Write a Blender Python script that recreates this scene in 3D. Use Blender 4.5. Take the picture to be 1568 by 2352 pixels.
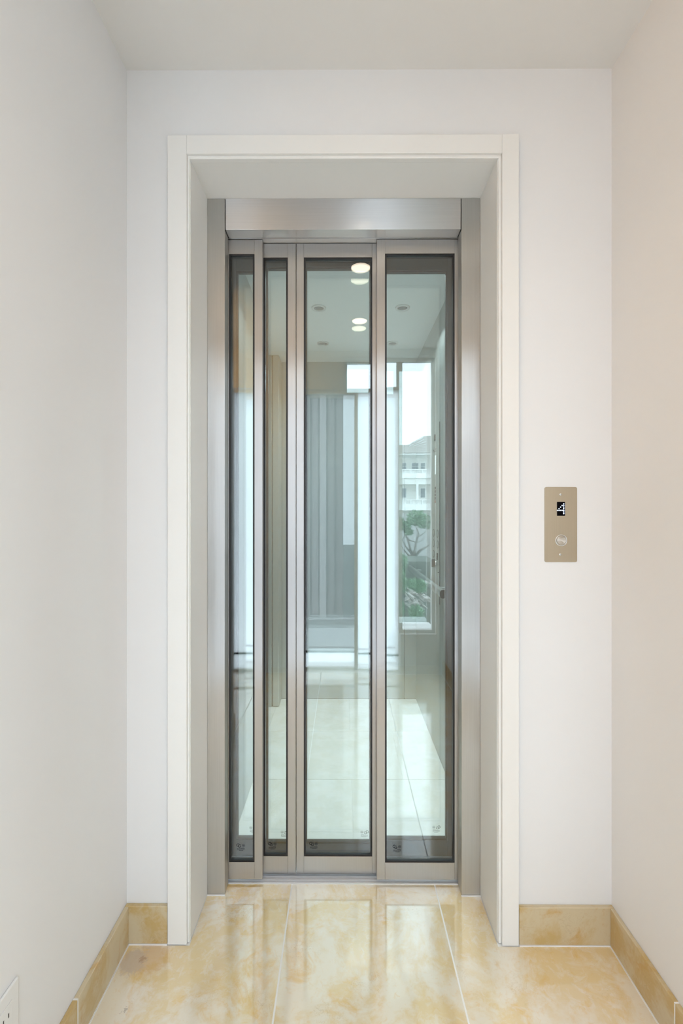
import bpy, bmesh, math, random
from mathutils import Vector

for o in list(bpy.data.objects):
    bpy.data.objects.remove(o, do_unlink=True)
S = bpy.context.scene
COL = S.collection
random.seed(7)

# ------------------------------------------------------------------ camera
# world: X right, Y into the picture (towards the lift), Z up, floor at Z = 0
CAM_H, FPX = 1.20, 1045.0
cd = bpy.data.cameras.new('camera')
cam = bpy.data.objects.new('camera', cd); COL.objects.link(cam)
cam.location = (0, 0, CAM_H)
cam.rotation_euler = (math.pi / 2, 0, 0.0038)
cd.sensor_fit = 'VERTICAL'; cd.sensor_height = 36.0
cd.lens = FPX / 2352 * 36.0
cd.shift_y = 7 / 2352
cd.clip_start = 0.02; cd.clip_end = 500
S.camera = cam

# ------------------------------------------------------------------ sky (overcast daylight)
w = bpy.data.worlds.new('sky'); S.world = w; w.use_nodes = True
bg = w.node_tree.nodes['Background']
bg.inputs['Color'].default_value = (0.765, 0.885, 1.0, 1)
bg.inputs['Strength'].default_value = 12.5

# ------------------------------------------------------------------ exposure
vs = S.view_settings
vs.view_transform = 'Standard'; vs.look = 'None'; vs.gamma = 1.0
vs.use_curve_mapping = False
vs.exposure = -0.70


def portal(name, x0, x1, y, z0, z1):
    ld = bpy.data.lights.new(name, 'AREA'); ld.shape = 'RECTANGLE'
    ld.size = x1 - x0; ld.size_y = z1 - z0
    ld.cycles.is_portal = True
    o = bpy.data.objects.new(name, ld); COL.objects.link(o)
    o.location = ((x0 + x1) / 2, y, (z0 + z1) / 2)
    o.rotation_euler = (math.pi / 2, 0, 0)          # -Z of the lamp looks along +Y, into the room
    return o


portal('daylight_portal', -0.86, 0.70, -0.62, 0.02, 2.40)

# ================================================================== materials
def mat(name):
    m = bpy.data.materials.new(name); m.use_nodes = True
    nt = m.node_tree; nt.nodes.clear()
    out = nt.nodes.new('ShaderNodeOutputMaterial')
    return m, nt, out


def N(nt, typ, **kw):
    n = nt.nodes.new(typ)
    for k, v in kw.items():
        setattr(n, k, v)
    return n


def principled(name, col, rough=0.5, metal=0.0, spec=0.5, bump=None, coat=0.0, aniso=0.0, tangent=None, trans=0.0):
    m, nt, out = mat(name)
    p = N(nt, 'ShaderNodeBsdfPrincipled')
    p.inputs['Base Color'].default_value = (*col, 1)
    p.inputs['Roughness'].default_value = rough
    p.inputs['Metallic'].default_value = metal
    p.inputs['Specular IOR Level'].default_value = spec
    p.inputs['Coat Weight'].default_value = coat
    if aniso:
        p.inputs['Anisotropic'].default_value = aniso
        c = N(nt, 'ShaderNodeCombineXYZ')
        for i in range(3):
            c.inputs[i].default_value = tangent[i]
        nt.links.new(c.outputs[0], p.inputs['Tangent'])
    if bump:
        tc = N(nt, 'ShaderNodeTexCoord')
        mp = N(nt, 'ShaderNodeMapping'); mp.inputs['Scale'].default_value = bump[0]
        nz = N(nt, 'ShaderNodeTexNoise'); nz.inputs['Scale'].default_value = 1.0; nz.inputs['Detail'].default_value = 3
        b = N(nt, 'ShaderNodeBump'); b.inputs['Strength'].default_value = bump[1]; b.inputs['Distance'].default_value = bump[2]
        nt.links.new(tc.outputs['Object'], mp.inputs[0]); nt.links.new(mp.outputs[0], nz.inputs['Vector'])
        nt.links.new(nz.outputs['Fac'], b.inputs['Height']); nt.links.new(b.outputs[0], p.inputs['Normal'])
    nt.links.new(p.outputs[0], out.inputs[0])
    return m


def steel(name, col, rough, grain, aniso=0.75, var=0.06, metal=1.0):
    """brushed stainless: grain = unit vector along the brush lines"""
    m, nt, out = mat(name)
    p = N(nt, 'ShaderNodeBsdfPrincipled')
    p.inputs['Metallic'].default_value = metal
    p.inputs['Anisotropic'].default_value = aniso
    c = N(nt, 'ShaderNodeCombineXYZ')
    for i in range(3):
        c.inputs[i].default_value = grain[i]
    ge = N(nt, 'ShaderNodeNewGeometry')
    cr = N(nt, 'ShaderNodeVectorMath', operation='CROSS_PRODUCT')       # highlights smear across the grain
    nt.links.new(c.outputs[0], cr.inputs[0]); nt.links.new(ge.outputs['Normal'], cr.inputs[1])
    nt.links.new(cr.outputs[0], p.inputs['Tangent'])
    tc = N(nt, 'ShaderNodeTexCoord')
    mp = N(nt, 'ShaderNodeMapping')
    mp.inputs['Scale'].default_value = tuple(6.0 if abs(g) > .5 else 900.0 for g in grain)
    nz = N(nt, 'ShaderNodeTexNoise'); nz.inputs['Scale'].default_value = 1.0; nz.inputs['Detail'].default_value = 4
    nt.links.new(tc.outputs['Object'], mp.inputs[0]); nt.links.new(mp.outputs[0], nz.inputs['Vector'])
    sm = N(nt, 'ShaderNodeTexNoise'); sm.inputs['Scale'].default_value = 7.0; sm.inputs['Detail'].default_value = 3
    nt.links.new(tc.outputs['Object'], sm.inputs['Vector'])
    r1 = N(nt, 'ShaderNodeMapRange'); r1.inputs['To Min'].default_value = rough - var; r1.inputs['To Max'].default_value = rough + var
    nt.links.new(sm.outputs['Fac'], r1.inputs['Value']); nt.links.new(r1.outputs[0], p.inputs['Roughness'])
    r2 = N(nt, 'ShaderNodeMixRGB'); r2.blend_type = 'MIX'
    r2.inputs['Color1'].default_value = (col[0] * .90, col[1] * .90, col[2] * .90, 1)
    r2.inputs['Color2'].default_value = (min(1, col[0] * 1.08), min(1, col[1] * 1.08), min(1, col[2] * 1.08), 1)
    nt.links.new(nz.outputs['Fac'], r2.inputs['Fac']); nt.links.new(r2.outputs[0], p.inputs['Base Color'])
    nt.links.new(p.outputs[0], out.inputs[0])
    return m


def glass(name, tint, f0=0.043, rough=0.0):
    """clear sheet glass: tinted see-through plus Schlick mirror reflection"""
    m, nt, out = mat(name)
    g = N(nt, 'ShaderNodeNewGeometry')
    d = N(nt, 'ShaderNodeVectorMath', operation='DOT_PRODUCT')
    nt.links.new(g.outputs['Normal'], d.inputs[0]); nt.links.new(g.outputs['Incoming'], d.inputs[1])
    a = N(nt, 'ShaderNodeMath', operation='ABSOLUTE'); nt.links.new(d.outputs['Value'], a.inputs[0])
    s = N(nt, 'ShaderNodeMath', operation='SUBTRACT'); s.inputs[0].default_value = 1.0; nt.links.new(a.outputs[0], s.inputs[1])
    s.use_clamp = True
    pw = N(nt, 'ShaderNodeMath', operation='POWER'); nt.links.new(s.outputs[0], pw.inputs[0]); pw.inputs[1].default_value = 5.0
    ml = N(nt, 'ShaderNodeMath', operation='MULTIPLY_ADD')
    nt.links.new(pw.outputs[0], ml.inputs[0]); ml.inputs[1].default_value = 1 - f0; ml.inputs[2].default_value = f0
    t = N(nt, 'ShaderNodeBsdfTransparent'); t.inputs[0].default_value = (*tint, 1)
    gl = N(nt, 'ShaderNodeBsdfGlossy'); gl.inputs['Roughness'].default_value = rough; gl.inputs[0].default_value = (1, 1, 1, 1)
    mx = N(nt, 'ShaderNodeMixShader')
    nt.links.new(ml.outputs[0], mx.inputs[0]); nt.links.new(t.outputs[0], mx.inputs[1]); nt.links.new(gl.outputs[0], mx.inputs[2])
    nt.links.new(mx.outputs[0], out.inputs[0])
    return m


def frosted(name, col, clear=0.0):
    m, nt, out = mat(name)
    t = N(nt, 'ShaderNodeBsdfTranslucent'); t.inputs[0].default_value = (*col, 1)
    tr = N(nt, 'ShaderNodeBsdfTransparent')
    mx = N(nt, 'ShaderNodeMixShader'); mx.inputs[0].default_value = clear
    nt.links.new(t.outputs[0], mx.inputs[1]); nt.links.new(tr.outputs[0], mx.inputs[2])
    nt.links.new(mx.outputs[0], out.inputs[0])
    return m


def emit(name, col, strength):
    m, nt, out = mat(name)
    e = N(nt, 'ShaderNodeEmission'); e.inputs[0].default_value = (*col, 1); e.inputs[1].default_value = strength
    nt.links.new(e.outputs[0], out.inputs[0])
    return m


def limestone(name, base, gold, pale, rough=0.10, amount=0.5, coat=0.35, blemishes=()):
    m, nt, out = mat(name)
    tc = N(nt, 'ShaderNodeTexCoord'); oi = N(nt, 'ShaderNodeObjectInfo')
    mu = N(nt, 'ShaderNodeVectorMath', operation='MULTIPLY'); mu.inputs[1].default_value = (37.0, 53.0, 11.0)
    cb = N(nt, 'ShaderNodeCombineXYZ')
    for i in range(3):
        nt.links.new(oi.outputs['Random'], cb.inputs[i])
    nt.links.new(cb.outputs[0], mu.inputs[0])
    ad = N(nt, 'ShaderNodeVectorMath', operation='ADD')
    nt.links.new(tc.outputs['Object'], ad.inputs[0]); nt.links.new(mu.outputs[0], ad.inputs[1])

    def noise(scale, detail, dist=0.0, rough_=0.55):
        n = N(nt, 'ShaderNodeTexNoise'); n.inputs['Scale'].default_value = scale
        n.inputs['Detail'].default_value = detail; n.inputs['Distortion'].default_value = dist
        n.inputs['Roughness'].default_value = rough_
        nt.links.new(ad.outputs[0], n.inputs['Vector'])
        return n

    def ramp(n, a, b):
        r = N(nt, 'ShaderNodeMapRange'); r.interpolation_type = 'SMOOTHSTEP'
        r.inputs['From Min'].default_value = a; r.inputs['From Max'].default_value = b
        nt.links.new(n.outputs['Fac'], r.inputs['Value'])
        return r

    def mix(fac, c1, c2, k=1.0):
        mm = N(nt, 'ShaderNodeMixRGB')
        f = N(nt, 'ShaderNodeMath', operation='MULTIPLY'); f.inputs[1].default_value = k
        nt.links.new(fac.outputs[0], f.inputs[0]); nt.links.new(f.outputs[0], mm.inputs['Fac'])
        for c, s in ((c1, 'Color1'), (c2, 'Color2')):
            if isinstance(c, tuple):
                mm.inputs[s].default_value = (*c, 1)
            else:
                nt.links.new(c.outputs[0], mm.inputs[s])
        return mm
    c = mix(ramp(noise(6.0, 6, 0.5, 0.65), 0.43, 0.59), base, pale, 0.9)
    c = mix(ramp(noise(9.0, 7, 0.8, 0.65), 0.54, 0.68), c, gold, amount)
    c = mix(ramp(noise(30.0, 6, 0.8, 0.65), 0.48, 0.66), c, pale, 0.5)
    c = mix(ramp(noise(70.0, 5, 1.0, 0.65), 0.55, 0.72), c, gold, amount * 0.5)
    # short dark fossil veins
    v = noise(26.0, 5, 2.4, 0.7)
    vs_ = N(nt, 'ShaderNodeMath', operation='SUBTRACT'); vs_.inputs[1].default_value = 0.5
    nt.links.new(v.outputs['Fac'], vs_.inputs[0])
    va = N(nt, 'ShaderNodeMath', operation='ABSOLUTE'); nt.links.new(vs_.outputs[0], va.inputs[0])
    vr = N(nt, 'ShaderNodeMapRange'); vr.inputs['From Min'].default_value = 0.0; vr.inputs['From Max'].default_value = 0.012
    vr.inputs['To Min'].default_value = 1.0; vr.inputs['To Max'].default_value = 0.0
    nt.links.new(va.outputs[0], vr.inputs['Value'])
    pat = ramp(noise(9.0, 3), 0.55, 0.68)
    vm = N(nt, 'ShaderNodeMath', operation='MULTIPLY'); nt.links.new(vr.outputs[0], vm.inputs[0]); nt.links.new(pat.outputs[0], vm.inputs[1])
    c = mix(vm, c, tuple(x * 0.55 for x in gold), 0.6)
    # natural blemishes of the slabs: (x, y, radius, colour, weight)
    gp = N(nt, 'ShaderNodeNewGeometry')
    wob = N(nt, 'ShaderNodeVectorMath', operation='MULTIPLY_ADD')
    wob.inputs[1].default_value = (0.07, 0.07, 0.0); wob.inputs[2].default_value = (-0.035, -0.035, 0)
    nt.links.new(v.outputs['Color'], wob.inputs[0])
    wp = N(nt, 'ShaderNodeVectorMath', operation='ADD')
    nt.links.new(gp.outputs['Position'], wp.inputs[0]); nt.links.new(wob.outputs[0], wp.inputs[1])
    for bx_, by_, br_, bc_, bw_ in blemishes:
        dd = N(nt, 'ShaderNodeVectorMath', operation='DISTANCE'); dd.inputs[1].default_value = (bx_, by_, 0.0)
        nt.links.new(wp.outputs[0], dd.inputs[0])
        rr = N(nt, 'ShaderNodeMapRange'); rr.interpolation_type = 'SMOOTHSTEP'
        rr.inputs['From Min'].default_value = br_ * 0.55; rr.inputs['From Max'].default_value = br_
        rr.inputs['To Min'].default_value = 1.0; rr.inputs['To Max'].default_value = 0.0
        nt.links.new(dd.outputs['Value'], rr.inputs['Value'])
        c = mix(rr, c, bc_, bw_)
    p = N(nt, 'ShaderNodeBsdfPrincipled')
    p.inputs['Roughness'].default_value = rough; p.inputs['Specular IOR Level'].default_value = 0.9
    p.inputs['Coat Weight'].default_value = coat; p.inputs['Coat Roughness'].default_value = 0.05; p.inputs['Coat IOR'].default_value = 1.9
    nt.links.new(c.outputs[0], p.inputs['Base Color'])
    b = N(nt, 'ShaderNodeBump'); b.inputs['Strength'].default_value = 0.05; b.inputs['Distance'].default_value = 0.002
    nt.links.new(v.outputs['Fac'], b.inputs['Height']); nt.links.new(b.outputs[0], p.inputs['Normal'])
    nt.links.new(p.outputs[0], out.inputs[0])
    return m


M = {}
M['wall'] = principled('wall_paint', (0.82, 0.815, 0.81), 0.55, spec=0.35, bump=((60, 60, 60), 0.03, 0.002))
M['ceiling'] = principled('ceiling_paint', (0.82, 0.80, 0.765), 0.7, spec=0.2)
M['trim'] = principled('satin_trim_paint', (0.86, 0.85, 0.82), 0.32, spec=0.45)
M['caulk'] = principled('white_grout', (0.86, 0.85, 0.83), 0.6, spec=0.2)
M['stone'] = limestone('polished_limestone', (0.78, 0.61, 0.34), (0.77, 0.48, 0.14), (0.83, 0.77, 0.65), amount=0.6, coat=1.0,
                       blemishes=((-0.520, 1.232, 0.060, (0.62, 0.33, 0.08), 0.45), (-0.565, 1.222, 0.045, (0.58, 0.50, 0.44), 0.75), (-0.542, 1.228, 0.010, (0.35, 0.18, 0.08), 0.4), (-0.530, 1.100, 0.007, (0.3, 0.24, 0.2), 0.5)))
M['stone_base'] = limestone('honed_limestone', (0.55, 0.39, 0.16), (0.54, 0.31, 0.07), (0.63, 0.54, 0.37), rough=0.35, amount=0.75, coat=0.0)
M['car_stone'] = limestone('pale_limestone_tile', (0.73, 0.725, 0.68), (0.68, 0.65, 0.56), (0.80, 0.80, 0.78), rough=0.16, amount=0.35, coat=0.8)
M['steel_v'] = steel('brushed_steel_upright', (0.59, 0.585, 0.57), 0.32, (0, 0, 1), 1.0, 0.03)
M['steel_h'] = steel('brushed_steel_level', (0.58, 0.57, 0.56), 0.32, (1, 0, 0), 1.0, 0.03)
M['steel_door'] = steel('brushed_steel_door', (0.56, 0.555, 0.55), 0.33, (0, 0, 1), 1.0, 0.04)
M['steel_rail'] = steel('brushed_steel_rail', (0.57, 0.55, 0.53), 0.33, (1, 0, 0), 1.0, 0.04)
M['car_door'] = steel('shade_darkened_steel', (0.10, 0.11, 0.12), 0.40, (0, 0, 1), 0.7, 0.04)  # door steel darkened; the shade of the door gap is in its colour
M['plate'] = steel('brushed_bronze_plate', (0.50, 0.42, 0.31), 0.33, (0, 0, 1), 0.6)
M['car_wall'] = steel('brushed_steel_car', (0.52, 0.55, 0.535), 0.36, (0, 0, 1), 0.8, metal=0.75)
M['car_ceiling'] = principled('car_ceiling_paint', (0.91, 0.92, 0.92), 0.5, spec=0.3)
M['chrome'] = principled('satin_chrome', (0.78, 0.78, 0.78), 0.28, metal=1.0)
M['alu'] = principled('extruded_aluminium', (0.84, 0.84, 0.85), 0.45, metal=0.3)
M['black'] = principled('black_rubber', (0.012, 0.012, 0.014), 0.45)
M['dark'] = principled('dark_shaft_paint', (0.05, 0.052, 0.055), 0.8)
M['glass'] = glass('clear_green_glass', (0.936, 0.971, 0.963), 0.078)
M['winglass'] = glass('window_glass', (0.97, 0.98, 0.975), 0.04)
M['etch'] = principled('etched_mark', (0.006, 0.006, 0.008), 0.6, spec=0.1)
M['etch_car'] = principled('etched_mark_pale', (0.10, 0.11, 0.11), 0.6)
M['frost'] = frosted('frosted_glass', (0.96, 0.97, 0.98), 0.16)
M['screen'] = frosted('insect_screen', (0.18, 0.175, 0.18), 0.50)
M['lamp_on'] = emit('lamp_glow', (1.0, 0.86, 0.68), 14.0)
M['lens_grey'] = principled('grey_lamp_lens', (0.22, 0.23, 0.24), 0.3)
M['white_plastic'] = principled('white_plastic', (0.80, 0.80, 0.79), 0.3)
M['display'] = principled('display_glass', (0.002, 0.002, 0.004), 0.3, spec=0.05)
M['slot'] = principled('dark_slot', (0.03, 0.03, 0.03), 0.6)
M['led'] = emit('display_led', (0.75, 0.86, 1.0), 3.0)
M['led_dim'] = emit('display_led_edge', (0.45, 0.6, 1.0), 0.7)
M['plain_label'] = principled('white_label', (0.9, 0.92, 0.94), 0.3)
M['red'] = principled('dark_red_print', (0.25, 0.04, 0.04), 0.5)

# ================================================================== helpers
WL = {}   # world location of every object by name


def link(o, parent=None, loc=(0, 0, 0)):
    COL.objects.link(o)
    WL[o.name] = Vector(loc)
    if parent:
        o.parent = parent
        o.location = Vector(loc) - WL[parent.name]
    else:
        o.location = loc
    return o


def empty(name, loc, label=None, cat=None, group=None, kind=None):
    o = bpy.data.objects.new(name, None); o.empty_display_size = 0.05
    link(o, None, loc)
    return tag(o, label, cat, group, kind)


def tag(o, label=None, cat=None, group=None, kind=None):
    if label: o['label'] = label
    if cat: o['category'] = cat
    if group: o['group'] = group
    if kind: o['kind'] = kind
    return o


def from_bm(name, bm, m, parent=None, loc=(0, 0, 0), smooth=False):
    me = bpy.data.meshes.new(name)
    bmesh.ops.recalc_face_normals(bm, faces=bm.faces[:])
    bm.to_mesh(me); bm.free()
    if smooth:
        for p in me.polygons: p.use_smooth = True
    me.materials.append(M[m] if isinstance(m, str) else m)
    return link(bpy.data.objects.new(name, me), parent, loc)


def addbox(bm, x0, x1, y0, y1, z0, z1):
    v = [bm.verts.new(p) for p in ((x0, y0, z0), (x1, y0, z0), (x1, y1, z0), (x0, y1, z0),
                                   (x0, y0, z1), (x1, y0, z1), (x1, y1, z1), (x0, y1, z1))]
    return [bm.faces.new([v[i] for i in f]) for f in ((0, 1, 2, 3), (4, 5, 6, 7), (0, 1, 5, 4), (1, 2, 6, 5), (2, 3, 7, 6), (3, 0, 4, 7))]


def box(name, x0, x1, y0, y1, z0, z1, m, parent=None, bevel=0.0, seg=2, base=True):
    c = ((x0 + x1) / 2, (y0 + y1) / 2, z0 if base else (z0 + z1) / 2)
    bm = bmesh.new()
    addbox(bm, x0 - c[0], x1 - c[0], y0 - c[1], y1 - c[1], z0 - c[2], z1 - c[2])
    if bevel:
        bmesh.ops.bevel(bm, geom=bm.edges[:], offset=bevel, segments=seg, affect='EDGES', profile=0.5)
    return from_bm(name, bm, m, parent, c, smooth=False)


def boxes(name, lst, m, parent=None, loc=(0, 0, 0)):
    bm = bmesh.new()
    for b in lst:
        addbox(bm, b[0] - loc[0], b[1] - loc[0], b[2] - loc[1], b[3] - loc[1], b[4] - loc[2], b[5] - loc[2])
    return from_bm(name, bm, m, parent, loc)


def lathe(name, prof, m, parent=None, loc=(0, 0, 0), axis='Z', seg=32, closed=False):
    """prof = list of (radius, height); revolved round axis through loc"""
    bm = bmesh.new(); rings = []
    for r, h in prof:
        ring = []
        for k in range(seg):
            a = 2 * math.pi * k / seg
            u, v = r * math.cos(a), r * math.sin(a)
            ring.append(bm.verts.new({'Z': (u, v, h), 'Y': (u, h, v), 'X': (h, u, v)}[axis]))
        rings.append(ring)
    for i in range(len(rings) - 1):
        for k in range(seg):
            bm.faces.new((rings[i][k], rings[i][(k + 1) % seg], rings[i + 1][(k + 1) % seg], rings[i + 1][k]))
    if prof[0][0] > 0 and not closed: bm.faces.new(rings[0])
    if prof[-1][0] > 0 and not closed: bm.faces.new(rings[-1])
    if closed:
        for k in range(seg):
            bm.faces.new((rings[-1][k], rings[-1][(k + 1) % seg], rings[0][(k + 1) % seg], rings[0][k]))
    bmesh.ops.remove_doubles(bm, verts=bm.verts[:], dist=1e-6)
    o = from_bm(name, bm, m, parent, loc, smooth=True)
    return o


def addtube(bm, pts, radii, seg=6):
    pts = [Vector(p) for p in pts]; rings = []
    for i, p in enumerate(pts):
        d = (pts[min(i + 1, len(pts) - 1)] - pts[max(i - 1, 0)]).normalized()
        u = d.cross(Vector((0.13, 0.97, 0.21))).normalized(); v = d.cross(u)
        r = radii[i] if isinstance(radii, (list, tuple)) else radii
        rings.append([bm.verts.new(p + u * r * math.cos(2 * math.pi * k / seg) + v * r * math.sin(2 * math.pi * k / seg)) for k in range(seg)])
    for i in range(len(rings) - 1):
        for k in range(seg):
            bm.faces.new((rings[i][k], rings[i][(k + 1) % seg], rings[i + 1][(k + 1) % seg], rings[i + 1][k]))
    bm.faces.new(rings[0]); bm.faces.new(rings[-1])


def structure(o):
    o['kind'] = 'structure'
    return o


# ================================================================== the hall
WX0, WX1 = -0.610, 0.753      # side walls
WY = 1.280                    # face of the lift wall
CZ = 2.453                    # ceiling
YB = -0.45                    # inner face of the glazed wall behind the camera
LEFT_END = 0.46               # where the left wall stops; the lobby widens to the left behind the camera
FX0 = -1.70

structure(boxes('wall_left', [(WX0 - 1.2, WX0, LEFT_END, WY + 0.2, 0, CZ + 0.1)], 'wall'))
structure(boxes('wall_right', [(WX1, WX1 + 0.12, YB - 0.15, WY + 0.2, 0, CZ + 0.1)], 'wall'))
OX0, OX1, OZ = -0.445, 0.4475, 2.214
structure(boxes('wall_back', [(WX0, OX0, WY, WY + 0.2, 0, CZ), (OX1, WX1, WY, WY + 0.2, 0, CZ),
                              (OX0, OX1, WY, WY + 0.2, OZ, CZ)], 'wall'))
structure(boxes('wall_far_left', [(FX0 - 0.1, FX0, YB - 0.15, LEFT_END, 0, CZ + 0.1)], 'wall'))
structure(boxes('ceiling', [(FX0, WX1, YB - 0.15, WY, CZ, CZ + 0.12)], 'ceiling'))

# floor: a grout bed with big slabs as its pieces
fl = structure(boxes('floor', [(FX0, WX1, YB - 0.15, WY, -0.06, -0.0006), (OX0, OX1, WY, 1.481, -0.06, -0.0006)], 'caulk'))
G = 0.0023
def slab(x0, x1, y0, y1):
    return box('floor_slab', x0 + G, x1 - G, y0 + G, y1 - G, -0.03, 0.0, 'stone', fl, bevel=0.0006, seg=1)
sx = [WX0 + 0.0115, -0.1665, 0.2965, WX1 - 0.0105]
# front row runs on into the door recess, so the slabs are notched round the wall
for i in range(3):
    x0, x1 = sx[i] + G, sx[i + 1] - G
    y0, yw, y1 = 0.60 + G, 1.2665, 1.4775
    cut0, cut1 = max(x0, -0.4285), min(x1, 0.4305)
    poly = [(x0, y0), (x1, y0), (x1, y1 if x1 <= 0.4305 else yw)]
    if x1 > 0.4305: poly += [(cut1, yw), (cut1, y1)]
    poly += [(cut0, y1)]
    if x0 < -0.4285: poly += [(cut0, yw), (x0, yw)]
    cx, cy = (x0 + x1) / 2, (y0 + yw) / 2
    bm = bmesh.new()
    bot = [bm.verts.new((px - cx, py - cy, -0.03)) for px, py in poly]
    top = [bm.verts.new((px - cx, py - cy, 0)) for px, py in poly]
    bm.faces.new(bot); bm.faces.new(top)
    for k in range(len(poly)):
        bm.faces.new((bot[k], bot[(k + 1) % len(poly)], top[(k + 1) % len(poly)], top[k]))
    from_bm('floor_slab', bm, 'stone', fl, (cx, cy, 0))
for yy in ((-0.44, 0.60),):
    for i in range(3):
        slab(sx[i], sx[i + 1], *yy)
for x0, x1 in ((-1.69, -1.15), (-1.15, -0.60)):
    slab(x0, x1, -0.44, 0.45)

# stone baseboards, piece by piece, with white joints
def baseboard(name, pieces, m, axis):
    root = None
    for k, (x0, x1, y0, y1) in enumerate(pieces):
        if root is None:
            root = empty(name, ((x0 + x1) / 2, (y0 + y1) / 2, 0), kind='structure')
        box('skirting_stone', x0, x1, y0, y1, 0.003, 0.107, m, root, bevel=0.0012, seg=1)
    return root
bl = baseboard('baseboard_left', [(WX0, WX0 + 0.0115, 1.0275, WY - 0.012), (WX0, WX0 + 0.0115, LEFT_END, 1.0235)], 'stone_base', 'y')
box('joint', WX0, WX0 + 0.0110, 1.0235, 1.0275, 0.0, 0.106, 'caulk', bl)
box('floor_joint', WX0, WX0 + 0.0122, LEFT_END, WY, 0.0, 0.003, 'caulk', bl)
br = baseboard('baseboard_right', [(WX1 - 0.0105, WX1, 1.0255, WY - 0.012), (WX1 - 0.0105, WX1, 0.55, 1.0215), (WX1 - 0.0105, WX1, -0.44, 0.546)], 'stone_base', 'y')
box('joint', WX1 - 0.0100, WX1, 1.0215, 1.0255, 0.0, 0.106, 'caulk', br)
box('floor_joint', WX1 - 0.0112, WX1, -0.44, WY, 0.0, 0.003, 'caulk', br)
bb = baseboard('baseboard_back', [(WX0, -0.4915, WY - 0.012, WY), (0.490, WX1, WY - 0.012, WY)], 'stone_base', 'x')
boxes('floor_joint', [(WX0 + 0.0115, -0.4915, WY - 0.0135, WY, 0, 0.003), (0.490, WX1 - 0.0105, WY - 0.0135, WY, 0, 0.003)], 'caulk', bb, (0.1, WY, 0))

# door casing with its inner bead, and the painted reveal
cz = empty('trim_1', (0, WY, 0), kind='structure')
CF = 1.2665
box('casing_leg', -0.490, -0.4365, CF, WY, 0.002, 2.2597, 'trim', cz, bevel=0.0012)
box('casing_leg', 0.4420, 0.4885, CF, WY, 0.002, 2.2597, 'trim', cz, bevel=0.0012)
box('casing_head', -0.4365, 0.4420, CF, WY, 2.2075, 2.2597, 'trim', cz, bevel=0.0012)
box('bead', -0.4368, -0.4305, CF + 0.007, WY + 0.01, 0.002, 2.2, 'trim', cz, bevel=0.002)
box('bead', 0.4335, 0.4423, CF + 0.007, WY + 0.01, 0.002, 2.2, 'trim', cz, bevel=0.002)
box('bead', -0.4368, 0.4423, CF + 0.007, WY + 0.01, 2.1985, 2.2078, 'trim', cz, bevel=0.002)
rv = empty('trim_2', (0, WY + 0.08, 0), kind='structure')
box('reveal_panel', OX0, -0.4295, WY + 0.0005, 1.4795, 0.002, OZ, 'trim', rv)
box('reveal_panel', 0.4320, OX1, WY + 0.0005, 1.4795, 0.002, OZ, 'trim', rv)
box('reveal_head', -0.4295, 0.4320, WY + 0.0005, 1.4795, 2.1995, OZ, 'trim', rv)

# ------------------------------------------------------------------ glazed wall behind the camera (seen mirrored in the doors)
structure(boxes('wall_rear', [(FX0, -0.86, YB - 0.15, YB, 0, CZ), (0.70, WX1, YB - 0.15, YB, 0, CZ),
                              (-0.86, 0.01, YB - 0.15, YB, 2.16, CZ), (-0.60, -0.42, YB - 0.15, YB, 0, 2.16), (0.01, 0.70, YB - 0.15, YB, 2.40, CZ),
                              (0.43, 0.70, YB - 0.15, YB, 0, 0.30)], 'wall'))
def glazed(name, x0, x1, z0, z1, fr, pane, y=YB - 0.10, dep=0.05, bottom=None):
    t = empty(name, ((x0 + x1) / 2, y, z0), kind='structure')
    b = fr if bottom is None else bottom
    box('window_frame', x0, x0 + fr, y, y + dep, z0, z1, 'trim', t)
    box('window_frame', x1 - fr, x1, y, y + dep, z0, z1, 'trim', t)
    box('window_frame', x0 + fr, x1 - fr, y, y + dep, z1 - fr, z1, 'trim', t)
    box('window_frame', x0 + fr, x1 - fr, y, y + dep, z0, z0 + b, 'trim', t)
    box('pane', x0 + fr, x1 - fr, y + 0.02, y + 0.026, z0 + b + (0.12 if z0 < 0.1 else 0), z1 - fr, pane, t)
    if z0 < 0.1:            # bottom rail made as a frosted pane so it mirrors bright, dark bar above
        box('glazing_bar', x0 + fr, x1 - fr, y + 0.015, y + 0.03, z0 + b + 0.108, z0 + b + 0.12, 'slot', t)
        box('rail_pane', x0 + fr, x1 - fr, y + 0.02, y + 0.026, z0 + b, z0 + b + 0.108, 'frost', t)
    return t
glazed('door_1', -0.86, -0.60, 0.0, 2.16, 0.02, 'frost')
glazed('door_2', -0.42, 0.108, 0.0, 2.16, 0.02, 'screen')
glazed('door_3', 0.108, 0.43, 0.0, 2.16, 0.006, 'frost')
glazed('window_1', 0.01, 0.43, 2.16, 2.40, 0.02, 'winglass')
glazed('window_2', 0.43, 0.70, 0.30, 2.40, 0.022, 'winglass')

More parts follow.
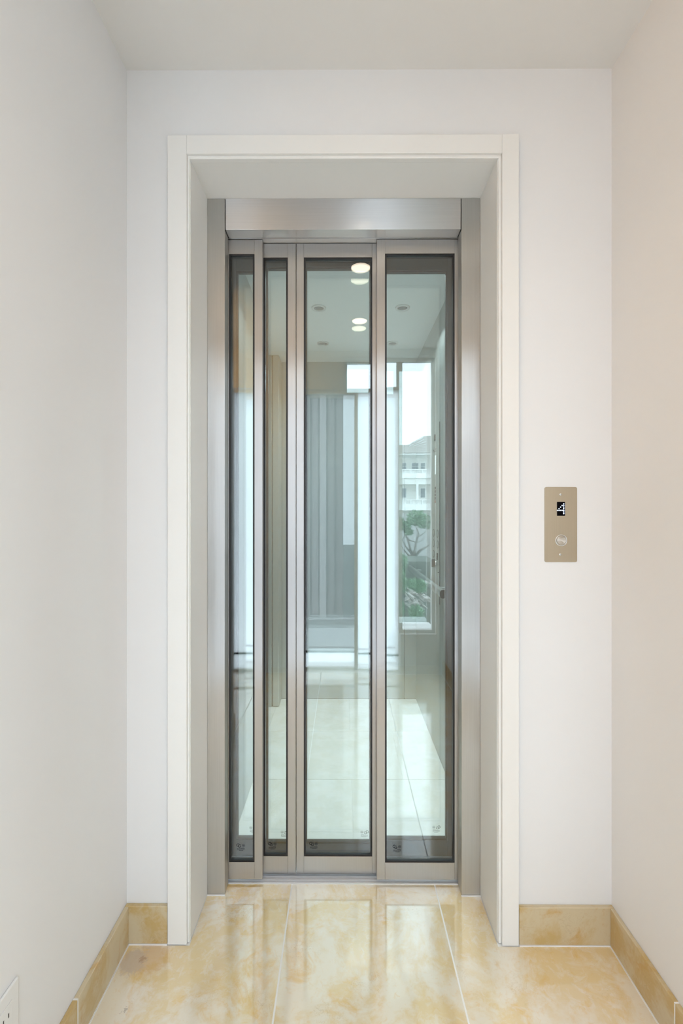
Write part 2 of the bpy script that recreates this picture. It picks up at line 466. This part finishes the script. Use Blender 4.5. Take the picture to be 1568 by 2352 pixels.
# ================================================================== lift: landing frame
JY = 1.435
fr = empty('elevator_door_frame', (0, JY, 0), 'brushed steel elevator door surround with jambs, deep lintel and aluminium sill', 'door frame')
box('jamb', -0.4292, -0.3735, JY, 1.478, 0.0015, 2.199, 'steel_v', fr, bevel=0.0015)
box('jamb', 0.3725, 0.4317, JY, 1.478, 0.0015, 2.199, 'steel_v', fr, bevel=0.0015)
box('lintel', -0.3712, 0.3702, JY, 1.478, 2.1008, 2.199, 'steel_h', fr, bevel=0.0008)
boxes('shadow_gap', [(-0.3734, -0.3713, JY + 0.004, 1.478, 2.1008, 2.199), (0.3703, 0.3724, JY + 0.004, 1.478, 2.1008, 2.199)], 'black', fr, (0, JY, 2.15))
boxes('foot_joint', [(-0.4295, -0.3725, JY - 0.004, JY, 0, 0.0025), (0.3715, 0.432, JY - 0.004, JY, 0, 0.0025),
                     (-0.3735, 0.3725, 1.4775, 1.4815, -0.01, 0.0012)], 'caulk', fr, (0, JY, 0))
sl = [(-0.46, 0.46, 1.4818, 1.526, -0.03, -0.006)]
for y0, y1 in ((1.4818, 1.4850), (1.4935, 1.5000), (1.5085, 1.5130), (1.520, 1.526)):
    sl.append((-0.46, 0.46, y0, y1, -0.006, 0.0016))
boxes('sill', sl, 'alu', fr, (0, 1.5, 0))
boxes('header_track', [(-0.46, 0.46, 1.4795, 1.526, 2.0995, 2.16)], 'steel_h', fr, (0, 1.5, 2.1))

# ------------------------------------------------------------------ sliding glass door panels
def etched_mark(parent, x, y, z, flip, m):
    """two linked rings, a round seal and rows of tiny print, etched low on the pane"""
    bm = bmesh.new()
    s = -1 if flip else 1

    def ring(cx, cz, r, wd, a0=0.0, a1=2 * math.pi, seg=20):
        vs_ = []
        for k in range(seg + 1):
            a = a0 + (a1 - a0) * k / seg
            vs_.append((bm.verts.new((s * (cx + r * math.cos(a)), 0, cz + r * math.sin(a))),
                        bm.verts.new((s * (cx + (r - wd) * math.cos(a)), 0, cz + (r - wd) * math.sin(a)))))
        for k in range(seg):
            bm.faces.new((vs_[k][0], vs_[k + 1][0], vs_[k + 1][1], vs_[k][1]))

    def bar(x0, x1, z0, z1):
        v = [bm.verts.new(p) for p in ((s * x0, 0, z0), (s * x1, 0, z0), (s * x1, 0, z1), (s * x0, 0, z1))]
        bm.faces.new(v)
    ring(-0.0095, 0.0050, 0.0050, 0.0014, 0.6, 5.7)         # the C
    ring(-0.0040, 0.0018, 0.0050, 0.0014, 0.6, 6.1)         # the G
    bar(-0.0040, 0.0008, 0.0012, 0.0024)
    ring(0.0085, 0.0040, 0.0048, 0.0006)
    for k in range(3):
        bar(0.0052, 0.0118, 0.0020 + k * 0.0016, 0.0027 + k * 0.0016)
    rnd = random.Random(3)
    for row, (zz, xa, xb) in enumerate(((-0.0050, 0.001, 0.012), (-0.0080, -0.0125, 0.012), (-0.0108, -0.0125, 0.012), (-0.0134, -0.006, 0.008))):
        xx = xa
        while xx < xb:
            wd = rnd.uniform(0.0007, 0.0022)
            bar(xx, min(xx + wd, xb), zz, zz + (0.0012 if row != 1 else 0.0014))
            xx += wd + 0.0006
    me = bpy.data.meshes.new('etched_mark'); bm.to_mesh(me); bm.free(); me.materials.append(M[m])
    return link(bpy.data.objects.new('etched_mark', me), parent, (x, y, z))


TH = 0.018
def panel(label, x0, x1, gx0, gx1, y0, gzb, gzt, zb=0.0125, zt=2.0975, mark=None, car=False, group=None):
    t = empty('sliding_door_panel', ((x0 + x1) / 2, y0 + TH / 2, zb), label, 'door panel', group)
    sm, rm = ('car_door', 'car_door') if car else ('steel_door', 'steel_door')
    box('stile', x0, gx0, y0, y0 + TH, zb, zt, sm, t, bevel=0.0006, seg=1)
    box('stile', gx1, x1, y0, y0 + TH, zb, zt, sm, t, bevel=0.0006, seg=1)
    box('rail', gx0, gx1, y0, y0 + TH, gzt, zt, rm, t, bevel=0.0006, seg=1)
    box('rail', gx0, gx1, y0, y0 + TH, zb, gzb, rm, t, bevel=0.0006, seg=1)
    g = 0.0055
    ya, yb = y0 + 0.002, y0 + TH - 0.002
    boxes('gasket', [(gx0, gx0 + g, ya, yb, gzb, gzt), (gx1 - g, gx1, ya, yb, gzb, gzt),
                     (gx0 + g, gx1 - g, ya, yb, gzt - g, gzt), (gx0 + g, gx1 - g, ya, yb, gzb, gzb + g)],
          'black', t, ((x0 + x1) / 2, y0, gzb))
    gl = box('glass_pane', gx0 + g, gx1 - g, y0 + 0.006, y0 + 0.012, gzb + g, gzt - g, 'glass', t)
    if mark:
        etched_mark(gl, mark[0], y0 + (0.0055 if not car else 0.0125), mark[1], car, 'etch_car' if car else 'etch')
    return t

YO, YI = 1.482, 1.504            # landing: outer and inner track
CI, CO = 1.562, 1.584            # car: inner and outer track
GBO, GTO, GBI, GTI = 0.0680, 2.0515, 0.0712, 2.0520
LXO = (-0.402, -0.2632, -0.3728, -0.2893)
LXI = (-0.290, -0.1565, -0.2640, -0.1835)
RXI = (-0.1548, 0.1220, -0.1302, 0.0958)
RXO = (0.1094, 0.3900, 0.1362, 0.3626)
panel('leftmost narrow landing door panel, front layer, glass strip beside left steel jamb', *LXO, YO, GBO, GTO, mark=(-0.335, 0.115))
panel('narrow landing door panel in rear layer, left of the centre seam', *LXI, YI, GBI, GTI, mark=(-0.235, 0.104))
panel('wide landing door panel in rear layer, right of the centre seam', *RXI, YI, GBI, GTI, mark=(-0.098, 0.105))
panel('widest landing door panel in front layer beside the right steel jamb', *RXO, YO, GBO, GTO, mark=(0.176, 0.112))
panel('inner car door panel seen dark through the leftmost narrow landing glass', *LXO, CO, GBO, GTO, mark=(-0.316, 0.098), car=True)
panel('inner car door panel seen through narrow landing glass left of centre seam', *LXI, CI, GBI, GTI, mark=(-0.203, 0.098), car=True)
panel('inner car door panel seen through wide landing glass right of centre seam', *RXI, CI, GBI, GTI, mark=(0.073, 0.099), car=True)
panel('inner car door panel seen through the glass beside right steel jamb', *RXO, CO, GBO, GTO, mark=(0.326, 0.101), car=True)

# ------------------------------------------------------------------ shaft and car
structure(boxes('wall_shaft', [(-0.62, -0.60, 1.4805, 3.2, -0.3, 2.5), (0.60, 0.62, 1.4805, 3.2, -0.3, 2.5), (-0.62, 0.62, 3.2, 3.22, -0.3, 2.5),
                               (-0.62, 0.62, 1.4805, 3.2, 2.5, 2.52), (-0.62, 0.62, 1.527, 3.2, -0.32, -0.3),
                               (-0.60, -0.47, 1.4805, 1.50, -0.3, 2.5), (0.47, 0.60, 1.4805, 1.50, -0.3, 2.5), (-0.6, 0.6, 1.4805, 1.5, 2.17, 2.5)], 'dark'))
car = empty('elevator_car', (0, 2.3, 0), 'steel-lined elevator car interior with pale tiled floor behind the glass doors', 'elevator car')
CL, CR, CB, CH = -0.480, 0.475, 2.97, 2.20
cf = boxes('car_floor', [(CL, CR, 1.606, CB, -0.04, -0.001)], 'car_stone', car, (0, 2.3, 0))
cs = [(-0.46, 0.46, 1.556, 1.6055, -0.04, -0.006)] + [(-0.46, 0.46, a, b, -0.006, 0.0016) for a, b in ((1.556, 1.561), (1.571, 1.5775), (1.5865, 1.592), (1.600, 1.6055))]
boxes('car_sill', cs, 'alu', car, (0, 1.58, 0))
g = 0.0012
rows = [1.6065, 2.0625, 2.523, CB - 0.001]
cuts = [[CL + .001, -0.42, 0.037, CR - .001], [CL + .001, -0.190, 0.2705, CR - .001], [CL + .001, -0.42, 0.037, CR - .001]]
for r in range(3):
    for k in range(len(cuts[r]) - 1):
        box('floor_tile', cuts[r][k] + g, cuts[r][k + 1] - g, rows[r] + g, rows[r + 1] - g, -0.0009, 0.0015, 'car_stone', cf, bevel=0.0005, seg=1)
box('side_wall', CR, CR + 0.02, 1.607, CB, 0.0, CH, 'car_wall', car)
box('side_wall', CL - 0.02, CL, 1.607, CB, 0.0, CH, 'car_wall', car)
box('side_pilaster', CL, -0.405, 1.612, 2.36, 0.002, CH, 'car_wall', car, bevel=0.004)
box('corner_post', CL, -0.4475, 2.84, CB, 0.002, CH, 'car_wall', car, bevel=0.003)
box('corner_post', -0.4435, -0.400, 2.84, CB, 0.002, CH, 'car_wall', car, bevel=0.008, seg=3)
boxes('post_joint', [(-0.4475, -0.4435, 2.85, CB, 0.002, CH)], 'black', car, (-0.446, 2.9, 0))
box('rear_panel', -0.400, 0.397, CB, CB + 0.02, 0.002, CH, 'car_wall', car)
box('rear_panel', 0.3995, CR, CB, CB + 0.02, 0.002, CH, 'car_wall', car)
box('car_header', -0.47, 0.47, 1.556, 1.606, 2.0995, 2.22, 'steel_h', car)
box('front_return', -0.48, -0.385, 1.604, 1.612, 0.002, 2.2, 'car_wall', car)
box('front_return', 0.375, 0.475, 1.604, 1.612, 0.002, 2.2, 'car_wall', car)
box('car_ceiling', CL, CR, 1.607, CB + 0.02, CH + 0.0005, CH + 0.02, 'car_ceiling', car)


def downlight(x, y, z, r, label, group, lens, power=0.0, trim='chrome', col=(1.0, 0.74, 0.46), spread=120, k=0.66):
    t = empty('downlight', (x, y, z), label, 'ceiling light', group)
    lathe('trim_ring', [(r, 0.0), (r * 0.97, -0.005), (r * (k + .06), -0.0055), (r * k, -0.001), (r * k, 0.0)], trim, t, (x, y, z), closed=True)
    lathe('lamp_lens', [(r * k, -0.0006), (r * 0.40, -0.0022), (0.0, -0.003)], lens, t, (x, y, z))
    if power:
        ld = bpy.data.lights.new('lamp', 'AREA'); ld.shape = 'DISK'; ld.size = r * 0.9; ld.energy = power
        ld.color = col; ld.spread = math.radians(spread)
        lo = bpy.data.objects.new('lamp', ld)
        link(lo, t, (x, y, z - 0.012))
    return t

downlight(-0.118, 2.195, CH, 0.0355, 'grey-lensed downlight with added lamp in elevator ceiling, nearer one of the left pair', 'car ceiling downlights', 'lens_grey', 6.2, trim='white_plastic', col=(0.88, 0.96, 1.0), spread=122)  # lens left grey; area lamp below it added to brighten the car
downlight(0.286, 2.195, CH, 0.0355, 'grey-lensed downlight with added lamp in elevator ceiling, nearer one of the right pair', 'car ceiling downlights', 'lens_grey', 6.2, trim='white_plastic', col=(0.88, 0.96, 1.0), spread=122)
downlight(-0.118, 2.646, CH, 0.0345, 'grey-lensed downlight with dark rim and added lamp, farther one of the left pair', 'car ceiling downlights', 'lens_grey', 6.2, trim='chrome', col=(0.88, 0.96, 1.0), spread=122)
downlight(0.286, 2.646, CH, 0.0345, 'grey-lensed downlight with added lamp in elevator ceiling, farther one of the right pair', 'car ceiling downlights', 'lens_grey', 6.2, trim='white_plastic', col=(0.88, 0.96, 1.0), spread=122)

for xx, side in ((-0.118, 'left'), (0.286, 'right')):
    downlight(xx, 1.744, CH, 0.0355, 'unseen downlight in elevator ceiling just behind the %s half of the door header' % side, 'car ceiling downlights', 'lens_grey', 6.2, trim='white_plastic', col=(0.88, 0.96, 1.0), spread=122)  # hidden pair continuing the grid, added to light the car

# handrail on the right wall
hr = empty('handrail', (0.44, 2.44, 0.86), 'polished steel handrail sloping away on right wall of elevator car', 'handrail')
bm = bmesh.new()
prof = []
for k in range(20):
    a = 2 * math.pi * k / 20
    prof.append((0.013 * math.copysign(abs(math.cos(a)) ** 0.8, math.cos(a)), 0.019 * math.copysign(abs(math.sin(a)) ** 0.8, math.sin(a))))
ra = [bm.verts.new((0.428 - 0.44 + p[0], 1.955 - 2.44, p[1])) for p in prof]
rb = [bm.verts.new((0.428 - 0.44 + p[0], 2.925 - 2.44, p[1])) for p in prof]
for k in range(20):
    bm.faces.new((ra[k], ra[(k + 1) % 20], rb[(k + 1) % 20], rb[k]))
bm.faces.new(rb)
ro = from_bm('rail', bm, 'chrome', hr, (0.44, 2.44, 0.86), smooth=True)
bm = bmesh.new(); bm.faces.new([bm.verts.new((p[0], 0, p[1])) for p in prof])
from_bm('end_cap', bm, 'slot', hr, (0.428, 1.9552, 0.86))
for yy in (2.10, 2.78):
    box('bracket', 0.436, 0.475, yy - 0.012, yy + 0.012, 0.853, 0.867, 'chrome', hr, bevel=0.002)

# car operating panel on the right wall
XP = CR - 0.003
cop = empty('control_panel', (CR, 2.345, 0.85), 'flush steel control panel with buttons on right wall of elevator car', 'control panel')
box('face_plate', XP, CR, 2.236, 2.462, 0.76, 1.66, 'car_wall', cop, bevel=0.0008, seg=1)
boxes('plate_joint', [(XP - 0.0004, XP + 0.001, 2.2335, 2.236, 0.76, 1.66)], 'slot', cop, (XP, 2.235, 1.2))
lathe('speaker_grille', [(0.0, -0.002), (0.017, -0.002), (0.019, 0.0)], 'slot', cop, (XP, 2.343, 1.599), axis='X', seg=20)
box('key_plate', XP - 0.002, XP, 2.312, 2.372, 1.527, 1.544, 'chrome', cop, bevel=0.0006, seg=1)
for yy in (2.318, 2.366):
    lathe('screw', [(0.0, -0.003), (0.003, -0.003), (0.003, 0.0)], 'slot', cop, (XP - 0.0005, yy, 1.5355), axis='X', seg=10)
box('notice_label', XP - 0.0012, XP, 2.318, 2.342, 1.408, 1.505, 'plain_label', cop)
for k in range(4):
    box('indicator', XP - 0.0012, XP, 2.319, 2.345, 1.331 - k * 0.0172, 1.3445 - k * 0.0172, 'slot', cop)
box('indicator', XP - 0.0012, XP, 2.335, 2.345, 1.262, 1.2755, 'red', cop)
box('indicator', XP - 0.0012, XP, 2.319, 2.330, 1.262, 1.2755, 'slot', cop)
for r, zz in enumerate((1.107, 1.053, 0.998)):
    for yy in (2.377, 2.277):
        if r == 2 and yy < 2.3:
            continue
        b = lathe('button', [(0.0, -0.0012), (0.0170, -0.0012), (0.0175, -0.0008), (0.0175, 0.0)], 'car_wall', cop, (XP, yy, zz), axis='X', seg=24)
        lathe('button_ring', [(0.0195, 0.0), (0.0195, -0.0016), (0.0178, -0.0016), (0.0178, 0.0)], 'slot', b, (XP, yy, zz), axis='X', seg=24, closed=True)
box('key_switch', XP - 0.004, XP, 2.268, 2.290, 0.975, 1.010, 'slot', cop, bevel=0.002)
lathe('key_lock', [(0.0, -0.006), (0.010, -0.006), (0.012, 0.0)], 'chrome', cop, (XP, 2.318, 0.956), axis='X', seg=16)
box('key', XP - 0.022, XP - 0.005, 2.312, 2.324, 0.935, 0.975, 'slot', cop, bevel=0.0015)
for yy, zz in ((2.385, 0.937), (2.262, 0.915)):
    lathe('screw', [(0.0, -0.002), (0.003, -0.002), (0.003, 0.0)], 'slot', cop, (XP, yy, zz), axis='X', seg=10)

# ================================================================== hall call station
PX0, PX1, PZ0, PZ1 = 0.5647, 0.6553, 1.0680, 1.2785
PY = WY - 0.0022
cs = empty('call_station', (0.61, WY, PZ0), 'bronze-toned steel elevator call plate with lit floor number 4 and round button', 'call panel')
bm = bmesh.new()
addbox(bm, PX0 - 0.61, PX1 - 0.61, -0.0022, 0.0, 0, PZ1 - PZ0)
bmesh.ops.bevel(bm, geom=[e for e in bm.edges if abs((e.verts[0].co - e.verts[1].co).y) > 0.001], offset=0.005, segments=5, affect='EDGES', profile=0.5)
from_bm('face_plate', bm, 'plate', cs, (0.61, WY, PZ0))
def px(x, y, d=WY): return ((x - 788) * d / FPX, CAM_H - (y - 1183) * d / FPX)
x0, z1 = px(1276.9, 1152.9); x1, z0 = px(1295.1, 1184.8)
ds = box('display', x0, x1, PY - 0.0008, PY, z0, z1, 'display', cs)
cols = [0, 1, 2, 3, 4]
pat = {0: [4], 1: [3, 4], 2: [2, 4], 3: [1, 4], 4: [0, 1, 2, 3, 4], 5: [4], 6: [4]}
for r, cl in pat.items():
    for c in cl:
        X, Z = px(1277.9 + 3.49 * c, 1157.5 + 3.71 * r)
        lathe('led_dot', [(0.00165, 0.0), (0.0014, -0.0006), (0.0, -0.0008)], 'led', ds, (X, PY - 0.0008, Z), axis='Y', seg=12)
    X, Z = px(1294.2, 1157.5 + 3.71 * r)
    box('led_edge', X - 0.0008, X + 0.0008, PY - 0.0012, PY - 0.0008, Z - 0.0010, Z + 0.0010, 'led_dim', ds)
for pp in ((1285.0, 1136.0), (1284.4, 1273.4)):
    X, Z = px(*pp)
    s_ = lathe('screw', [(0.0036, 0.0), (0.0034, -0.0012), (0.002, -0.0019), (0.0, -0.002)], 'chrome', cs, (X, PY, Z), axis='Y', seg=16)
    box('screw_slot', X - 0.0022, X + 0.0022, PY - 0.0023, PY - 0.0019, Z - 0.0004, Z + 0.0004, 'slot', s_)
X, Z = px(1286.3, 1240.9)
# radial-brushed push button
bt = M['button'] = bpy.data.materials.new('spun_steel_button'); bt.use_nodes = True
p_ = bt.node_tree.nodes['Principled BSDF']; p_.inputs['Metallic'].default_value = 1; p_.inputs['Roughness'].default_value = 0.30; p_.inputs['Anisotropic Rotation'].default_value = 0.25
p_.inputs['Base Color'].default_value = (0.66, 0.62, 0.56, 1); p_.inputs['Anisotropic'].default_value = 0.95
tg = bt.node_tree.nodes.new('ShaderNodeTangent'); tg.direction_type = 'RADIAL'; tg.axis = 'Y'
bt.node_tree.links.new(tg.outputs[0], p_.inputs['Tangent'])
b = lathe('push_button', [(0.0128, 0.0), (0.0128, -0.0032), (0.0122, -0.0036), (0.0, -0.0036)], 'button', cs, (X, PY, Z), axis='Y', seg=40)
for pl in b.data.polygons: pl.use_smooth = False
lathe('button_ring', [(0.0165, 0.0), (0.0162, -0.0022), (0.0145, -0.0026), (0.0138, -0.0010), (0.0138, 0.0)], 'chrome', cs, (X, PY, Z), axis='Y', seg=40, closed=True)

# ================================================================== wall outlet, left wall near the lens
ol = empty('wall_outlet', (WX0, 0.812, 0.23), 'white electrical outlet cover low on the left wall, cut by the frame', 'outlet')
ox = WX0
box('cover_plate', ox, ox + 0.0055, 0.777, 0.8466, 0.2255, 0.3405, 'white_plastic', ol, bevel=0.002)
ins = box('socket_insert', ox + 0.0055, ox + 0.0068, 0.7955, 0.8285, 0.2495, 0.3165, 'white_plastic', ol, bevel=0.0008)
for yy in (0.806, 0.8185):
    for zz in (0.297, 0.263):
        box('slot', ox + 0.0066, ox + 0.0070, yy - 0.0011, yy + 0.0011, zz - 0.004, zz + 0.004, 'slot', ins)

# ================================================================== hall ceiling lamps (above the frame, mirrored in the glass)
downlight(0.088, 0.72, CZ, 0.055, 'lit warm downlight in lobby ceiling nearest the elevator', 'lobby downlights', 'lamp_on', 1.4, k=0.86, trim='white_plastic')
downlight(0.105, 0.09, CZ, 0.055, 'lit warm downlight in lobby ceiling above the viewer', 'lobby downlights', 'lamp_on', 1.4, k=0.86, trim='white_plastic')

gl_ = empty('ceiling_globe_lamp', (-1.15, 0.08, CZ), 'warm opal globe lamp on lobby ceiling left of the viewer', 'lamp')
lathe('ceiling_rose', [(0.06, 0.0), (0.06, -0.02), (0.03, -0.028), (0.03, -0.05), (0.0, -0.05)], 'white_plastic', gl_, (-1.15, 0.08, CZ))
lathe('globe', [(0.0, -0.09)] + [(0.09 * math.sin(a * math.pi / 12), -0.14 + 0.09 * math.cos(a * math.pi / 12)) for a in range(1, 12)] + [(0.0, -0.23)], emit('globe_glow', (1.0, 0.66, 0.36), 1.0), gl_, (-1.15, 0.08, CZ))
gd = bpy.data.lights.new('globe_light', 'POINT'); gd.energy = 26.0; gd.color = (1.0, 0.57, 0.18); gd.shadow_soft_size = 0.093
link(bpy.data.objects.new('globe_light', gd), gl_, (-1.15, 0.08, CZ - 0.34))

# ================================================================== outside, behind the camera: mirrored in the doors
M['stucco'] = principled('pale_stucco', (0.78, 0.77, 0.73), 0.8)
M['stucco_white'] = principled('white_stucco', (0.9, 0.9, 0.88), 0.7)
M['house_pane'] = principled('house_window_glass', (0.16, 0.18, 0.21), 0.1)
M['roof_tile'] = principled('weathered_roof_tile', (0.36, 0.33, 0.31), 0.8)
M['bark'] = principled('grey_bark', (0.20, 0.18, 0.16), 0.8)
M['driftwood'] = principled('bleached_wood', (0.55, 0.52, 0.48), 0.8)
M['leaf'] = principled('dull_green_leaf', (0.17, 0.30, 0.17), 0.5)
M['siding_pale'] = principled('pale_brown_siding', (0.48, 0.42, 0.41), 0.8)
M['siding_mid'] = principled('mid_brown_siding', (0.32, 0.26, 0.25), 0.8)
M['siding'] = principled('brown_siding', (0.20, 0.155, 0.14), 0.8)
M['garden_wall'] = principled('grey_garden_wall', (0.42, 0.42, 0.41), 0.9)
M['ground'] = principled('garden_ground', (0.09, 0.10, 0.085), 0.9)

def mp(x, y, zv):
    """picture point of a mirror image at virtual depth zv -> where the thing itself stands"""
    return Vector(((x - 788) * zv / FPX, 3.0 - zv, CAM_H - (y - 1183) * zv / FPX))

structure(boxes('terrace', [(-2.2, 0.42, -2.4, -0.605, -0.12, -0.02)], 'stucco_white'))  # white slab added outside to bounce sky light onto the frosted doors
structure(boxes('window_sill', [(0.40, 0.72, -0.85, -0.605, 0.27, 0.298)], 'stucco_white'))
structure(boxes('stand_in_frame_bar', [(-1.4, 0.40, -1.08, -1.0, 0.20, 0.275)], 'stucco_white'))  # white beam added outside; stands in for the window's lower frame
structure(boxes('garden_ground', [(-60, 60, -120, -3.0, -7.0, -6.8)], 'ground'))
H = 45.0
def hb(name, xa, xb, ya, yb, d0, d1, m, parent):
    a, b_ = mp(xa, yb, H), mp(xb, ya, H)
    return box(name, a.x, b_.x, 3.0 - H + d0, 3.0 - H + d1, a.z, b_.z, m, parent)
hs = empty('house', (8.0, 3.0 - H, -6.8), 'pale stucco villa with tiled roof and two balustraded balconies', 'house')
hb('wall', 860, 1040, 1044, 1370, -6.0, -2.0, 'stucco', hs)
for xa, xb in ((899, 906), (929, 939), (952, 968), (974, 984)):
    f_ = hb('window', xa - 1.5, xb + 1.5, 1057, 1077, -2.0, -1.92, 'stucco_white', hs)
    hb('pane', xa, xb, 1058.5, 1066.3, -1.92, -1.90, 'house_pane', f_); hb('pane', xa, xb, 1067.2, 1077, -1.92, -1.90, 'house_pane', f_)
for xa, xb in ((914, 920), (928, 939), (973, 984)):
    f_ = hb('window', xa - 2, xb + 2, 1117, 1143, -2.0, -1.92, 'stucco_white', hs)
    for q in range(3):
        hb('pane', xa + q * (xb - xa) / 3 + .2, xa + (q + 1) * (xb - xa) / 3 - .2, 1119, 1141, -1.92, -1.90, 'house_pane', f_)
for yt, yb_, ys in ((1077, 1086, 1098), (1147, 1157, 1172)):
    hb('balcony_slab', 860, 1040, yb_ + 1, ys, -2.0, 0.0, 'stucco_white', hs)
    hb('balcony_rail', 860, 1040, yt, yt + 2, -0.25, 0.0, 'stucco_white', hs)
    for k in range(60):
        xk = 862 + k * 3.0
        if k % 9 == 0:
            hb('rail_post', xk - 1.6, xk + 1.6, yt + 2, yb_ + 1, -0.25, 0.0, 'stucco_white', hs)
        else:
            hb('baluster', xk - 0.75, xk + 0.75, yt + 2, yb_ + 1, -0.20, -0.05, 'stucco_white', hs)
hb('beam', 860, 1040, 1098, 1112, -2.0, -0.1, 'stucco', hs)
for xc in (875, 959, 1030):
    hb('column', xc - 2.3, xc + 2.3, 1112, 1147, -0.4, -0.1, 'stucco_white', hs)
hb('eaves', 850, 1050, 1042.5, 1046, -2.2, 0.5, 'stucco_white', hs)
bm = bmesh.new()
for k in range(95):
    xk = 850 + k * 2.1
    yt = 1034 if xk < 950 else 1034 - (min(xk, 990) - 950) * 0.55
    a = mp(xk, 1042, H); b_ = mp(xk, yt, H)
    p0 = Vector((a.x, a.y + 0.6, a.z)); p1 = Vector((b_.x, a.y - 4.5, b_.z + 1.2))
    for q in range(7):
        u0, u1 = q / 7, (q + 1.1) / 7
        addtube(bm, (p0.lerp(p1, u0), p0.lerp(p1, u1)), (0.055, 0.04), 5)
from_bm('roof', bm, 'roof_tile', hs, (0, 0, 0))

# retaining wall and tree in front of the house
T = 16.0
a, b_ = mp(880, 1300, T + 2), mp(1020, 1180, T + 2)
structure(box('garden_wall', a.x, b_.x, 3.0 - T - 2.3, 3.0 - T - 2.0, -6.8, b_.z, 'garden_wall'))
tr = empty('garden_tree', tuple(mp(950, 1285, T)), 'windswept small tree with bare twisted limbs and leafy top', 'tree')
limbs = [([(950, 1287), (945, 1265), (938, 1245), (934, 1230), (930, 1215), (936, 1200)], [9, 6, 5, 4, 3, 1]),
         ([(950, 1287), (953, 1262), (958, 1245), (962, 1225), (955, 1205)], [9, 7, 4, 3, 1]),
         ([(950, 1285), (965, 1265), (978, 1255), (990, 1250)], [8, 5, 3, 1]),
         ([(947, 1283), (935, 1272), (926, 1262), (918, 1248)], [6, 4, 3, 1]),
         ([(936, 1240), (948, 1243), (957, 1248), (970, 1240)], [3, 2.5, 2, 1]),
         ([(932, 1226), (926, 1240), (933, 1256), (944, 1270)], [2, 3, 3.5, 4]),
         ([(960, 1232), (972, 1228), (980, 1218)], [2.5, 2, 1]), ([(938, 1238), (930, 1225), (924, 1205)], [2.5, 2, 1])]
bm = bmesh.new(); o0 = mp(950, 1285, T)
for pts, rr in limbs:
    P = [mp(x, y, T) - o0 + Vector((0, random.uniform(-.25, .25), 0)) for x, y in pts]
    addtube(bm, P, [r * 0.5 * T / FPX for r in rr], 6)
from_bm('trunk', bm, 'bark', tr, tuple(o0), smooth=True)
def leaves(name, centers, n, size, parent, zv, o0):
    bm = bmesh.new()
    for cx, cy, rx, ry in centers:
        for k in range(n):
            while True:
                u, v, q = [random.uniform(-1, 1) for _ in range(3)]
                if u * u + v * v + q * q < 1: break
            c = mp(cx + u * rx, cy + v * ry, zv) - o0 + Vector((0, q * rx * zv / FPX, 0))
            d = Vector((random.uniform(-1, 1), random.uniform(-1, 1), random.uniform(0, 1.4))).normalized() * size
            e = d.cross(Vector((random.uniform(-1, 1), random.uniform(-1, 1), random.uniform(-1, 1)))).normalized() * size * 0.28
            vv = [bm.verts.new(c), bm.verts.new(c + d * .5 + e), bm.verts.new(c + d), bm.verts.new(c + d * .5 - e)]
            bm.faces.new(vv)
    me = bpy.data.meshes.new(name); bm.to_mesh(me); bm.free(); me.materials.append(M['leaf'])
    o = link(bpy.data.objects.new(name, me), parent, tuple(o0)); o['kind'] = 'stuff'
    return o
leaves('foliage', [(950, 1192, 16, 18), (932, 1208, 14, 12), (966, 1195, 14, 20), (978, 1200, 14, 18), (920, 1205, 8, 16), (938, 1224, 10, 8)], 300, 0.10, tr, T, o0)
for nm, lab, cc, zv in (('shrub', 'dense green shrub on garden terrace left of the driftwood', [(918, 1310, 14, 22), (922, 1345, 12, 22), (916, 1400, 12, 26), (924, 1290, 10, 14)], 12.0),
                        ('shrub', 'low green shrub below the bleached driftwood stump', [(955, 1408, 16, 14), (950, 1345, 18, 12), (965, 1350, 14, 14)], 11.4)):
    c0 = mp(cc[0][0], cc[0][1] + 40, zv)
    t = empty(nm, tuple(c0), lab, 'shrub')
    leaves('foliage', cc, 500, 0.09, t, zv, c0)
dw = empty('driftwood_stump', tuple(mp(955, 1420, 12.2)), 'bleached gnarled driftwood stump on the garden terrace', 'stump')
bm = bmesh.new(); o0 = mp(955, 1420, 12.2)
for k in range(26):
    x, y = 922 + random.random() * 45, 1330 + random.random() * 60
    P = []
    for q in range(5):
        P.append(mp(x, y, 12.2) - o0 + Vector((0, random.uniform(-.2, .2), 0)))
        x += random.uniform(3, 10); y += random.uniform(-3, 8)
    addtube(bm, P, [0.014, 0.03, 0.034, 0.028, 0.012], 6)
from_bm('tangled_limbs', bm, 'driftwood', dw, tuple(o0), smooth=True)
a, b_ = mp(880, 1440, 12.8), mp(1010, 1292, 12.8)
structure(box('terrace_bank', a.x, b_.x, 3.0 - 14.8, 3.0 - 13.0, -6.8, b_.z, 'ground'))

# brown neighbouring building beyond the screen door
nb = empty('neighbour_building', (-2.2, -6.5, -6.8), 'brown board-clad neighbouring building close to the lobby', 'building')
box('wall', -4.6, 0.0, -9.0, -6.2, -6.8, 6.5, 'siding', nb)
for k in range(28):
    box('siding_board', -4.6 + k * 0.165, -4.6 + k * 0.165 + 0.13, -6.2, -6.17 + 0.03 * (k % 3), -6.8, 6.5, ('siding', 'siding_pale', 'siding_mid')[(k * 5 + k // 3) % 3], nb)
